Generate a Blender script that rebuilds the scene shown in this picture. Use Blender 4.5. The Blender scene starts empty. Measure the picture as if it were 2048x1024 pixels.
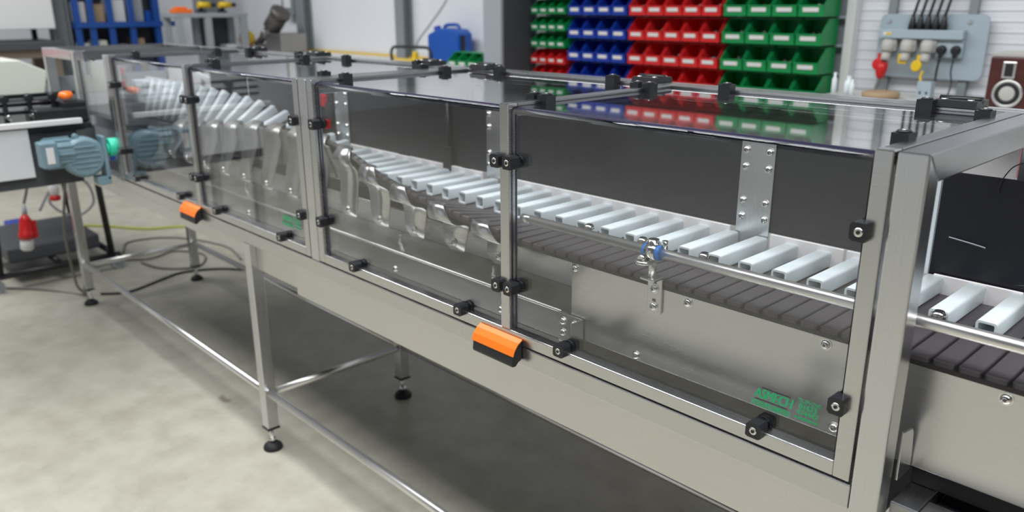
import bpy, math, random
from mathutils import Vector, Matrix
random.seed(7)
S = bpy.context.scene
COL = S.collection
PI = math.pi

# ------------------------------------------------------------------ camera
cam_d = bpy.data.cameras.new('camera'); cam = bpy.data.objects.new('camera', cam_d); COL.objects.link(cam)
R_ = Vector((0.6879764, 0.7257207, -0.0042304)); U_ = Vector((-0.2145450, 0.2089484, 0.9541022)); F_ = Vector((-0.6932957, 0.6554922, -0.2994514))
m = Matrix((R_, U_, -F_)).transposed().to_4x4(); m.translation = Vector((0.39464, -1.04533, 1.44148))
cam.matrix_world = m
cam_d.sensor_width = 36.0; cam_d.lens = 1602.05 / 2048 * 36.0
cam_d.clip_start = 0.05; cam_d.clip_end = 60
cam_d.dof.use_dof = True; cam_d.dof.focus_distance = 1.38; cam_d.dof.aperture_fstop = 3.6
S.camera = cam
# ------------------------------------------------------------------ world, lights, exposure
W = bpy.data.worlds.new('world'); S.world = W; W.use_nodes = True
W.node_tree.nodes['Background'].inputs[0].default_value = (0.84, 0.91, 1.0, 1)
W.node_tree.nodes['Background'].inputs[1].default_value = 0.70
def area(name, loc, sx, sy, power, col=(.97, .985, 1.0), rot=(0, 0, 0)):
    l = bpy.data.lights.new(name, 'AREA'); l.shape = 'RECTANGLE'; l.size = sx; l.size_y = sy; l.energy = power; l.color = col
    o = bpy.data.objects.new(name, l); o.location = loc; o.rotation_euler = rot; COL.objects.link(o); return o
for x in (-6.6, -3.3, 0.0, 3.3):
    area('workshop_light', (x, -1.15, 4.85), 3.0, 1.9, 196)
S.view_settings.view_transform = 'Standard'; S.view_settings.look = 'None'
S.view_settings.exposure = -0.30; S.view_settings.gamma = 1.0; S.view_settings.use_curve_mapping = False

# ------------------------------------------------------------------ materials
def mat(name, col, rough=0.5, metal=0.0, noise=None, bump=None, spec=None, emit=None, coat=0):
    M = bpy.data.materials.new(name); M.use_nodes = True; nt = M.node_tree; b = nt.nodes['Principled BSDF']
    b.inputs['Base Color'].default_value = (*col, 1); b.inputs['Roughness'].default_value = rough; b.inputs['Metallic'].default_value = metal
    if spec is not None: b.inputs['Specular IOR Level'].default_value = spec
    if coat: b.inputs['Coat Weight'].default_value = coat
    if emit: b.inputs['Emission Color'].default_value = (*emit[0], 1); b.inputs['Emission Strength'].default_value = emit[1]
    if noise or bump:
        tc = nt.nodes.new('ShaderNodeTexCoord'); mp = nt.nodes.new('ShaderNodeMapping'); nt.links.new(tc.outputs['Object'], mp.inputs['Vector'])
        nz = nt.nodes.new('ShaderNodeTexNoise'); nt.links.new(mp.outputs['Vector'], nz.inputs['Vector'])
        nz.inputs['Detail'].default_value = 4
        d = noise or bump; mp.inputs['Scale'].default_value = d['scale']; nz.inputs['Scale'].default_value = 1
        if noise and 'col2' in noise:
            mx = nt.nodes.new('ShaderNodeMix'); mx.data_type = 'RGBA'
            rp = nt.nodes.new('ShaderNodeMapRange'); rp.inputs[1].default_value = noise.get('lo', .35); rp.inputs[2].default_value = noise.get('hi', .65)
            nt.links.new(nz.outputs['Fac'], rp.inputs[0]); nt.links.new(rp.outputs[0], mx.inputs['Factor'])
            mx.inputs['A'].default_value = (*col, 1); mx.inputs['B'].default_value = (*noise['col2'], 1)
            nt.links.new(mx.outputs['Result'], b.inputs['Base Color'])
        if noise and 'rough2' in noise:
            rr = nt.nodes.new('ShaderNodeMapRange'); rr.inputs[1].default_value = .3; rr.inputs[2].default_value = .7
            rr.inputs[3].default_value = rough; rr.inputs[4].default_value = noise['rough2']
            nt.links.new(nz.outputs['Fac'], rr.inputs[0]); nt.links.new(rr.outputs[0], b.inputs['Roughness'])
        if bump:
            bp = nt.nodes.new('ShaderNodeBump'); bp.inputs['Strength'].default_value = bump['strength']; bp.inputs['Distance'].default_value = bump.get('dist', .001)
            nt.links.new(nz.outputs['Fac'], bp.inputs['Height']); nt.links.new(bp.outputs['Normal'], b.inputs['Normal'])
    return M
def steel(name, col, r1, r2, scale):
    M = bpy.data.materials.new(name); M.use_nodes = True; nt = M.node_tree; b = nt.nodes['Principled BSDF']
    b.inputs['Metallic'].default_value = 1.0
    tc = nt.nodes.new('ShaderNodeTexCoord'); outs = []
    for sc, det in ((scale, 2), ((5, 5, 5), 3)):
        mp = nt.nodes.new('ShaderNodeMapping'); mp.inputs['Scale'].default_value = sc; nt.links.new(tc.outputs['Object'], mp.inputs['Vector'])
        nz = nt.nodes.new('ShaderNodeTexNoise'); nz.inputs['Scale'].default_value = 1; nz.inputs['Detail'].default_value = det; nt.links.new(mp.outputs['Vector'], nz.inputs['Vector']); outs.append(nz.outputs['Fac'])
    ad = nt.nodes.new('ShaderNodeMath'); ad.operation = 'MULTIPLY_ADD'; ad.inputs[1].default_value = .35; nt.links.new(outs[0], ad.inputs[0])
    m2 = nt.nodes.new('ShaderNodeMath'); m2.operation = 'MULTIPLY'; m2.inputs[1].default_value = .65; nt.links.new(outs[1], m2.inputs[0]); nt.links.new(m2.outputs[0], ad.inputs[2])
    rr = nt.nodes.new('ShaderNodeMapRange'); rr.inputs[1].default_value = .35; rr.inputs[2].default_value = .65; rr.inputs[3].default_value = r1; rr.inputs[4].default_value = r2
    nt.links.new(ad.outputs[0], rr.inputs[0]); nt.links.new(rr.outputs[0], b.inputs['Roughness'])
    mx = nt.nodes.new('ShaderNodeMix'); mx.data_type = 'RGBA'; mx.inputs['A'].default_value = (*[c * .93 for c in col], 1); mx.inputs['B'].default_value = (*[min(1, c * 1.06) for c in col], 1)
    nt.links.new(outs[0], mx.inputs['Factor']); nt.links.new(mx.outputs['Result'], b.inputs['Base Color'])
    return M
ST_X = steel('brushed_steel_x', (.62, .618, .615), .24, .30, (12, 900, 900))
ST_Y = steel('brushed_steel_y_shaded', (.36, .365, .375), .26, .32, (900, 12, 900))  # beam steel darkened in its colour for the dark roof it mirrors
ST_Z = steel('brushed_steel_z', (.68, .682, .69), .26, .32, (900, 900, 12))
ST_P = steel('sheet_steel', (.68, .672, .665), .26, .33, (8, 700, 700))
ST_L = steel('satin_light_sheet', (.80, .80, .80), .34, .40, (8, 700, 700))
ST_S = mat('polished_steel', (.82, .81, .79), .33, 1.0)
ST_D = steel('dull_bracket_steel', (.46, .45, .43), .40, .5, (30, 30, 30))
ST_B = mat('bright_bolt_steel', (.78, .77, .75), .14, 1.0)
ST_G = steel('dull_grey_steel', (.36, .35, .34), .38, .48, (8, 8, 8))
BLACKP = mat('black_plastic', (.012, .013, .016), .38)
BLACKR = mat('black_rubber', (.010, .010, .011), .6)
BLACKPL = mat('black_acetal_plate', (.006, .006, .011), .42)
DARKPL = mat('dark_grey_guide_plate', (.019, .019, .021), .42, noise=dict(scale=(4, 4, 6), col2=(.023, .023, .026)))
WHITEF = mat('white_flight_plastic', (.80, .88, .91), .32)
WHITEB = mat('white_board', (.88, .85, .85), .45, noise=dict(scale=(6, 6, 14), col2=(.83, .80, .79)))
BELTM = mat('belt_module_plastic', (.075, .066, .074), .42, noise=dict(scale=(9, 9, 9), col2=(.092, .082, .090), rough2=.52))
BELTD = mat('belt_underside_plastic', (.030, .027, .028), .5)
ORANGE = mat('orange_plastic', (1.0, .20, .015), .28)
GREENL = mat('green_lettering', (.015, .42, .16), .5)
BLUEI = mat('blue_insert', (.02, .22, .75), .35)
RED = mat('red_plastic', (.62, .012, .014), .38)
REDB = mat('red_bin_plastic', (.66, .018, .020), .40)
GREENB = mat('green_bin_plastic', (.004, .26, .070), .38)
BLUEB = mat('blue_bin_plastic', (.006, .040, .36), .38)
CARD = mat('label_card', (.70, .70, .68), .6)
WALLW = mat('wall_cladding', (.78, .80, .84), .55, noise=dict(scale=(.8, .8, .8), col2=(.73, .75, .785)))
ROOFD = mat('dark_roof_lining', (.10, .105, .115), .6)
WALLD = mat('grey_block_wall', (.20, .20, .205), .6)
GREYC = mat('grey_column_paint', (.23, .26, .27), .5)
GREYL = mat('light_grey_paint', (.34, .37, .40), .5)
GREYD = mat('dark_grey_paint', (.065, .070, .080), .55)
BLUER = mat('blue_rack_paint', (.008, .065, .30), .42)
BLUEC = mat('blue_container', (.006, .085, .42), .32)
BENCHW = mat('bench_white', (.70, .70, .68), .4, noise=dict(scale=(3, 8, 8), col2=(.62, .61, .58)))
CREAM = mat('cream_enamel', (.72, .76, .66), .38)
MOTORB = mat('blue_grey_motor', (.16, .26, .31), .42, noise=dict(scale=(20, 20, 20), col2=(.20, .31, .37)))
PANELB = mat('grey_blue_enclosure', (.38, .46, .51), .42)
SOCKG = mat('warm_grey_plug', (.50, .49, .46), .45)
YELLOW = mat('yellow_plastic', (.78, .52, .015), .4)
WOODD = mat('dark_red_wood', (.060, .014, .012), .35, noise=dict(scale=(5, 5, 60), col2=(.085, .022, .018)))
CABLE = mat('grey_cable', (.16, .155, .14), .5)
CABLEK = mat('dark_cable', (.015, .015, .017), .5)
CABLEY = mat('yellow_green_cable', (.42, .46, .05), .5)
BROWN = mat('brown_bench_wood', (.20, .16, .12), .6)
TAN = mat('cardboard', (.42, .30, .18), .7)
WHITEP = mat('white_paint', (.76, .76, .76), .45)
TEAL = mat('green_coupling', (.03, .62, .40), .4)
MOTORD = mat('dark_blue_motor', (.045, .075, .095), .42)
ALUW = mat('satin_aluminium', (.84, .87, .91), .38, .35)
COPPER = mat('dark_metal_grey', (.13, .12, .11), .45, .6)
SCREWM = mat('zinc_hardware', (.42, .40, .36), .35, .85)
BADGE = mat('blue_badge', (.04, .09, .42), .5)

def floor_mat():
    M = bpy.data.materials.new('concrete_floor'); M.use_nodes = True; nt = M.node_tree; b = nt.nodes['Principled BSDF']
    tc = nt.nodes.new('ShaderNodeTexCoord')
    def nz(scale, det=6):
        n = nt.nodes.new('ShaderNodeTexNoise'); n.inputs['Scale'].default_value = scale; n.inputs['Detail'].default_value = det; n.inputs['Roughness'].default_value = .6
        nt.links.new(tc.outputs['Object'], n.inputs['Vector']); return n
    a = nz(1.6); c = nz(9.0); s = nz(4.0, 2)
    r1 = nt.nodes.new('ShaderNodeValToRGB'); r1.color_ramp.elements[0].position = .32; r1.color_ramp.elements[1].position = .68
    r1.color_ramp.elements[0].color = (.455, .432, .350, 1); r1.color_ramp.elements[1].color = (.505, .485, .405, 1)
    nt.links.new(a.outputs['Fac'], r1.inputs[0])
    r2 = nt.nodes.new('ShaderNodeValToRGB'); r2.color_ramp.elements[0].position = .30; r2.color_ramp.elements[1].position = .60
    r2.color_ramp.elements[0].color = (.80, .79, .77, 1); r2.color_ramp.elements[1].color = (1, 1, 1, 1)
    nt.links.new(c.outputs['Fac'], r2.inputs[0])
    r3 = nt.nodes.new('ShaderNodeValToRGB'); r3.color_ramp.elements[0].position = .235; r3.color_ramp.elements[1].position = .265
    r3.color_ramp.elements[0].color = (.55, .50, .45, 1); r3.color_ramp.elements[1].color = (1, 1, 1, 1)
    nt.links.new(s.outputs['Fac'], r3.inputs[0])
    def mul(x, y):
        k = nt.nodes.new('ShaderNodeMix'); k.data_type = 'RGBA'; k.blend_type = 'MULTIPLY'; k.inputs['Factor'].default_value = 1
        nt.links.new(x, k.inputs['A']); nt.links.new(y, k.inputs['B']); return k.outputs['Result']
    nt.links.new(mul(mul(r1.outputs[0], r2.outputs[0]), r3.outputs[0]), b.inputs['Base Color'])
    b.inputs['Roughness'].default_value = .42
    return M
FLOOR = floor_mat()

def pane_mat():
    M = bpy.data.materials.new('clear_polycarbonate'); M.use_nodes = True; nt = M.node_tree; nt.nodes.clear()
    out = nt.nodes.new('ShaderNodeOutputMaterial'); mx = nt.nodes.new('ShaderNodeMixShader')
    tr = nt.nodes.new('ShaderNodeBsdfTransparent'); tr.inputs[0].default_value = (.955, .96, .965, 1)
    gl = nt.nodes.new('ShaderNodeBsdfGlossy'); gl.inputs['Roughness'].default_value = .012; gl.inputs[0].default_value = (1, 1, 1, 1)
    lw = nt.nodes.new('ShaderNodeLayerWeight'); lw.inputs['Blend'].default_value = .5
    pw = nt.nodes.new('ShaderNodeMath'); pw.operation = 'POWER'; pw.inputs[1].default_value = 4.2
    ma = nt.nodes.new('ShaderNodeMath'); ma.operation = 'MULTIPLY_ADD'; ma.inputs[1].default_value = .94; ma.inputs[2].default_value = .05
    nt.links.new(lw.outputs['Facing'], pw.inputs[0]); nt.links.new(pw.outputs[0], ma.inputs[0]); nt.links.new(ma.outputs[0], mx.inputs[0])
    nt.links.new(tr.outputs[0], mx.inputs[1]); nt.links.new(gl.outputs[0], mx.inputs[2]); nt.links.new(mx.outputs[0], out.inputs[0])
    return M
PANE = pane_mat()
EDGE_BEND = mat('polycarbonate_edge_and_bend_shade', (.030, .026, .060), .25)  # cut edges, and the dark refraction line painted on the bend
EDGEL = mat('polycarbonate_polished_edge', (.62, .70, .76), .12)

# ------------------------------------------------------------------ mesh builder
OFF = {}
class MB:
    def __init__(s): s.v = []; s.f = []; s.mi = []; s.sm = []
    def add(s, vs, fs, mi=0, sm=False):
        o = len(s.v); s.v += [Vector(p) for p in vs]
        for k, f in enumerate(fs): s.f.append([i + o for i in f]); s.mi.append(mi); s.sm.append(sm[k] if isinstance(sm, list) else sm)
        return s
    def box(s, x0, x1, y0, y1, z0, z1, mi=0):
        return s.hexa([(x0, y0, z0), (x1, y0, z0), (x1, y1, z0), (x0, y1, z0), (x0, y0, z1), (x1, y0, z1), (x1, y1, z1), (x0, y1, z1)], mi)
    def hexa(s, p, mi=0):
        return s.add(p, [(0, 3, 2, 1), (4, 5, 6, 7), (0, 1, 5, 4), (1, 2, 6, 5), (2, 3, 7, 6), (3, 0, 4, 7)], mi)
    def prism(s, poly, axis, a0, a1, mi=0):
        # poly: list of 2D points; axis x -> (y,z), y -> (x,z), z -> (x,y)
        def P(u, w, a): return {'x': (a, u, w), 'y': (u, a, w), 'z': (u, w, a)}[axis]
        n = len(poly); vs = [P(u, w, a0) for u, w in poly] + [P(u, w, a1) for u, w in poly]
        fs = [tuple(range(n)), tuple(range(2 * n - 1, n - 1, -1))] + [(i, n + i, n + (i + 1) % n, (i + 1) % n) for i in range(n)]
        return s.add(vs, fs, mi)
    def cyl(s, p0, p1, r0, r1=None, n=16, mi=0, caps=True):
        p0 = Vector(p0); p1 = Vector(p1); r1 = r0 if r1 is None else r1; d = (p1 - p0).normalized()
        a = d.orthogonal().normalized(); b = d.cross(a)
        vs = []; fs = []; sm = []
        for p, r in ((p0, r0), (p1, r1)):
            vs += [p + (a * math.cos(2 * PI * i / n) + b * math.sin(2 * PI * i / n)) * r for i in range(n)]
        for i in range(n): fs.append((i, (i + 1) % n, n + (i + 1) % n, n + i)); sm.append(True)
        if caps: fs += [tuple(range(n - 1, -1, -1)), tuple(range(n, 2 * n))]; sm += [False, False]
        return s.add(vs, fs, mi, sm)
    def lathe(s, prof, org, axis=(0, 0, 1), n=16, mi=0, smooth=True):
        org = Vector(org); d = Vector(axis).normalized(); a = d.orthogonal().normalized(); b = d.cross(a); vs = []; fs = []
        for r, h in prof: vs += [org + d * h + (a * math.cos(2 * PI * i / n) + b * math.sin(2 * PI * i / n)) * r for i in range(n)]
        for k in range(len(prof) - 1):
            for i in range(n): fs.append((k * n + i, k * n + (i + 1) % n, (k + 1) * n + (i + 1) % n, (k + 1) * n + i))
        sm = [smooth] * len(fs)
        fs += [tuple(range(n - 1, -1, -1)), tuple(range((len(prof) - 1) * n, len(prof) * n))]; sm += [False, False]
        return s.add(vs, fs, mi, sm)
    def tube(s, path, r, n=8, mi=0):
        P = [Vector(p) for p in path]; vs = []; fs = []; a = None
        for k, p in enumerate(P):
            d = (P[min(k + 1, len(P) - 1)] - P[max(k - 1, 0)]).normalized()
            a = d.orthogonal().normalized() if a is None else (a - d * a.dot(d)).normalized()
            b = d.cross(a); rr = r[k] if isinstance(r, (list, tuple)) else r
            vs += [p + (a * math.cos(2 * PI * i / n) + b * math.sin(2 * PI * i / n)) * rr for i in range(n)]
        for k in range(len(P) - 1):
            for i in range(n): fs.append((k * n + i, k * n + (i + 1) % n, (k + 1) * n + (i + 1) % n, (k + 1) * n + i))
        sm = [True] * len(fs); fs += [tuple(range(n - 1, -1, -1)), tuple(range((len(P) - 1) * n, len(P) * n))]; sm += [False, False]
        return s.add(vs, fs, mi, sm)
    def mesh(s, name, mats, off=(0, 0, 0)):
        off = Vector(off); me = bpy.data.meshes.new(name); me.from_pydata([p - off for p in s.v], [], s.f)
        for mm in (mats if isinstance(mats, (list, tuple)) else [mats]): me.materials.append(mm)
        me.polygons.foreach_set('material_index', s.mi); me.polygons.foreach_set('use_smooth', s.sm); me.update()
        return me
    def build(s, name, mats, parent=None, bevel=0, seg=2):
        if parent is None:
            xs = [p.x for p in s.v]; ys = [p.y for p in s.v]; zs = [p.z for p in s.v]
            off = Vector(((min(xs) + max(xs)) / 2, (min(ys) + max(ys)) / 2, min(zs)))
        else: off = OFF[parent.name]
        o = bpy.data.objects.new(name, s.mesh(name, mats, off)); COL.objects.link(o)
        if parent is None: o.location = off
        else: o.parent = parent
        OFF[o.name] = off
        if bevel:
            b = o.modifiers.new('bevel', 'BEVEL'); b.width = bevel; b.segments = seg; b.limit_method = 'ANGLE'; b.angle_limit = math.radians(50)
        return o
def spline(pts, n=10):
    P = [Vector(p) for p in pts]; out = []
    for i in range(len(P) - 1):
        p0 = P[max(i - 1, 0)]; p1 = P[i]; p2 = P[i + 1]; p3 = P[min(i + 2, len(P) - 1)]
        for k in range(n):
            t = k / n; out.append(0.5 * ((2 * p1) + (p2 - p0) * t + (2 * p0 - 5 * p1 + 4 * p2 - p3) * t * t + (3 * p1 - p0 - 3 * p2 + p3) * t ** 3))
    out.append(P[-1]); return out
def tag(o, label=None, cat=None, group=None, kind=None):
    if label: o['label'] = label
    if cat: o['category'] = cat
    if group: o['group'] = group
    if kind: o['kind'] = kind
    return o
def empty(name, loc, label, cat, group=None):
    o = bpy.data.objects.new(name, None); o.location = loc; o.empty_display_size = .1; COL.objects.link(o); OFF[o.name] = Vector(loc)
    return tag(o, label, cat, group)
def inst(name, me, parent, loc, rot=(0, 0, 0), bevel=0):
    """a piece sharing mesh data; loc is in world coordinates"""
    o = bpy.data.objects.new(name, me); COL.objects.link(o); o.parent = parent
    o.location = Vector(loc) - OFF[parent.name] if parent else Vector(loc); o.rotation_euler = rot
    if bevel:
        b = o.modifiers.new('bevel', 'BEVEL'); b.width = bevel; b.segments = 2; b.limit_method = 'ANGLE'; b.angle_limit = math.radians(50)
    return o
def interp(x, tab):
    if x >= tab[0][0]: return tab[0][1]
    for (a, u), (b, w) in zip(tab, tab[1:]):
        if x >= b: return u + (w - u) * (x - a) / (b - a)
    return tab[-1][1]

# ================================================================== the setting
tag(MB().box(-9.5, 7, -8, 3.2, -.08, 0).build('floor', FLOOR), kind='structure')
wb = MB()
wb.box(-9.5, 7, 3.0, 3.12, 0, 4.95)
wall_back = tag(wb.build('wall_back', WALLW), kind='structure')
rib = MB()
z = .9
while z < 2.2: rib.box(-3.4, 1.2, 2.9965, 3.0, z, z + .008); z += .046
tag(rib.build('cladding_ribs', WALLW, wall_back), kind='stuff')
tag(MB().box(-9.6, -9.5, -8, 3.1, 0, 4.95).build('wall_left', WALLW), kind='structure')
tag(MB().box(-9.6, 7, -8, 3.12, 5.0, 5.1).build('ceiling', ROOFD), kind='structure')
# the wall behind the camera with the open roller door that lets the daylight in
fw = MB(); fw.box(-9.6, -7.0, -8.1, -8, 0, 5.0); fw.box(1.0, 7.1, -8.1, -8, 0, 5.0); fw.box(-7.0, 1.0, -8.1, -8, 3.6, 5.0)
tag(fw.build('wall_front', WALLD), kind='structure')
tag(MB().box(7.0, 7.1, -8, 3.12, 0, 5.0).build('wall_right', WALLD), kind='structure')
def hcolumn(name, x0, x1, y0, y1, matl, label):
    c = MB(); t = .012
    c.box(x0, x1, y0, y0 + t, 0, 4.95); c.box(x0, x1, y1 - t, y1, 0, 4.95); c.box((x0 + x1) / 2 - .005, (x0 + x1) / 2 + .005, y0 + t, y1 - t, 0, 4.95)
    c.box(x0 - .03, x1 + .03, y0 - .02, y1, 0, .015)
    return tag(c.build(name, matl), kind='structure')
hcolumn('trim_1', -6.73, -6.60, 2.90, 2.998, GREYC, '')
hcolumn('trim_2', -5.14, -5.03, 2.90, 2.998, GREYC, '')
big = MB(); big.box(-3.67, -3.50, 2.55, 2.57, 0, 4.95); big.box(-3.67, -3.50, 2.86, 2.88, 0, 4.95); big.box(-3.515, -3.50, 2.57, 2.86, 0, 4.95, 1)
tag(big.build('trim_3', [GREYL, GREYD]), kind='structure')
hcolumn('trim_4', -8.1, -7.9, 2.5, 2.75, GREYC, '')
hcolumn('trim_5', -7.75, -7.60, 1.04, 1.18, GREYC, '')

# ================================================================== the guarded conveyor
ZT = 1.2626
M_ = empty('guarded_conveyor', (-1.9, .29, 0), 'long stainless steel conveyor machine under clear hinged guards, standing on the concrete floor', 'machine')
# --- fixed frame
def fbox(name, x0, x1, y0, y1, z0, z1, m_, bev=.0025): return MB().box(x0, x1, y0, y1, z0, z1).build(name, m_, M_, bevel=bev)
def mitre_post(x0, x1, front):
    # an upright whose head is mitred to meet the cross beam
    h = .04; q = MB()
    y0, y1 = (0, .04) if front else (.545, .585)
    a, b = (ZT, ZT - h) if front else (ZT - h, ZT)
    q.prism([(y0, .085), (y1, .085), (y1, b), (y0, a)], 'x', x0, x1)
    return q.build('end_post', ST_Z, M_, bevel=.0025)
def mitre_beam(x0, x1):
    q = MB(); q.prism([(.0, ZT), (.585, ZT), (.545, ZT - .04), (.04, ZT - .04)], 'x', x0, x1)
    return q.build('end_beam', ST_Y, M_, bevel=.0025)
P_END = [mitre_post(0, .04, True), mitre_post(0, .04, False)]; mitre_beam(0, .04)
for xx in (-1.515,):
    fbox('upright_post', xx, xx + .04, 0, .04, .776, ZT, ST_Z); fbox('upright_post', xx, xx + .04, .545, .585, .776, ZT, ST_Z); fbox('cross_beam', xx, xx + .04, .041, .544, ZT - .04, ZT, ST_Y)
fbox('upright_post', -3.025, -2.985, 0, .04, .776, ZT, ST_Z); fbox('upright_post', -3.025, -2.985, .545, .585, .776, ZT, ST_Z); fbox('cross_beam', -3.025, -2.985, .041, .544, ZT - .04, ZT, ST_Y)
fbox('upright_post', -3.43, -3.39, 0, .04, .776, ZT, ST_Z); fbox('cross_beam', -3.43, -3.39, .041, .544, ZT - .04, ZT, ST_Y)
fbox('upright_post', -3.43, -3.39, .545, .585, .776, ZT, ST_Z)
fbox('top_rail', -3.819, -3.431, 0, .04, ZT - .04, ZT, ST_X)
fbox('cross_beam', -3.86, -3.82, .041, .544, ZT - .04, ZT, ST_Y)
fbox('front_beam', -3.819, -.001, 0, .04, .735, .775, ST_X, .002)
fbox('rear_bounce_shield', -3.819, -.001, .577, .580, .640, .7345, ST_P, 0)  # added behind to keep bounced light off the floor beneath
fbox('rear_beam', -3.819, -.001, .545, .585, .735, .775, ST_X)
fbox('rear_top_rail', -3.819, -.001, .549, .585, ZT - .036, ZT, ST_X)
fbox('skirt_panel', -1.625, -.001, .006, .009, .640, .7345, ST_P, .0008)
fbox('skirt_panel', -1.902, -1.629, .022, .025, .648, .7345, ST_P, .0008)
fbox('skirt_panel', -3.819, -1.946, .006, .009, .690, .7345, ST_P, .0008)
fbox('bottom_pan', -1.90, -.003, .026, .575, .650, .654, BELTD, 0)
fbox('bottom_pan', -3.81, -1.905, .026, .575, .712, .716, BELTD, 0)
fbox('rear_panel', -3.819, -.001, .5475, .5485, .776, 1.222, WHITEB, 0)
bd = MB(); bd.box(-1.475, -1.385, .5455, .5470, 1.150, 1.225); bd = bd.build('notice_card', WHITEP, M_)
q = MB(); q.lathe([(.030, 0), (.030, .0008)], (-1.43, .5454, 1.188), (0, -1, 0), n=24); q.build('blue_disc', BADGE, bd)
q = MB(); q.lathe([(.021, 0), (.021, .0006)], (-1.43, .5444, 1.188), (0, -1, 0), n=24); q.build('white_disc', WHITEP, bd)
# legs with levelling feet
foot = MB(); foot.lathe([(.031, 0), (.033, .006), (.030, .014), (.018, .024), (.012, .027)], (0, 0, 0), mi=0, n=20); foot.cyl((0, 0, .024), (0, 0, .080), .0075, mi=1, n=12); foot.cyl((0, 0, .030), (0, 0, .040), .013, mi=1, n=6)
FOOT = foot.mesh('levelling_foot', [BLACKR, ST_S])
CAPM = MB().box(-.022, .022, -.022, .022, 0, .006).mesh('leg_end_cap', [BLACKP])
def feet(parent, x, y):
    inst('levelling_foot', FOOT, parent, (x, y, 0)); inst('leg_end_cap', CAPM, parent, (x, y, .079))
for p, y in zip(P_END, (.02, .565)): feet(p, .02, y)
for x0, yy, ztop in ((-1.943, 0, .7345), (-1.943, .545, .7345), (-3.86, 0, ZT), (-3.86, .545, ZT)):
    l = MB().box(x0, x0 + .04, yy, yy + .04, .085, ztop).build('leg', ST_Z, M_, bevel=.0025); feet(l, x0 + .02, yy + .02)
def rail(name, p0, p1, r=.0125, m_=ST_S): return MB().cyl(p0, p1, r, n=20).build(name, m_, M_)
for yy in (.02, .565):
    rail('tie_rail', (-3.822, yy, .213), (-1.944, yy, .213)); rail('tie_rail', (-1.902, yy, .213), (-.001, yy, .213))
for x in (-3.84, -1.923, .02): rail('cross_rail', (x, .041, .205), (x, .544, .205), .012)

# --- clamps / bolts / hinges (shared meshes)
cl = MB()
cl.prism([(-.011, -.013), (.007, -.013), (.011, -.009), (.011, .009), (.007, .013), (-.011, .013), (-.0135, .009), (-.0135, -.009)], 'y', -.012, .010)
cl.box(-.010, .010, .010, .018, -.010, .010)
cl.lathe([(.0125, .018), (.0125, .027), (.010, .031)], (0, 0, 0), (0, 1, 0), n=14)
cl.lathe([(.0062, 0), (.0062, .0008), (.0042, .001)], (-.0015, -.0118, 0), (0, -1, 0), n=14, mi=1); cl.lathe([(.003, 0), (.003, .0022)], (-.0015, -.0118, 0), (0, -1, 0), n=6, mi=0)
CLAMP = cl.mesh('pane_clamp', [BLACKP, ST_B])
tc_ = MB(); tc_.box(-.012, .012, -.014, .014, -.026, .006); tc_.lathe([(.011, 0), (.009, .003)], (0, 0, .006), n=14); tc_.lathe([(.004, 0), (.004, .001)], (0, 0, .009), n=10, mi=1)
TCLAMP = tc_.mesh('pane_clamp', [BLACKP, ST_B])
bo = MB(); bo.lathe([(.0095, 0), (.0095, .0012)], (0, 0, 0), (0, -1, 0), n=18); bo.lathe([(.0075, .0012), (.0074, .003), (.0058, .0055), (.003, .0068), (.0012, .007)], (0, 0, 0), (0, -1, 0), n=16); bo.lathe([(.0028, .0071), (.0026, .0074)], (0, 0, 0), (0, -1, 0), n=6, mi=1)
BOLT = bo.mesh('bolt', [ST_B, COPPER])
hg = MB()
hg.prism([(-.034, 0), (.034, 0), (.030, .012), (-.030, .012)], 'x', -.036, .036)
hg.cyl((-.036, 0, .012), (.036, 0, .012), .006, n=14)
for sx in (-1, 1):
    for sy in (-1, 1): hg.lathe([(.006, .012), (.0058, .014)], (sx * .022, sy * .020, 0), n=10, mi=1)
HINGE = hg.mesh('hinge', [BLACKP, ST_S])

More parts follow.
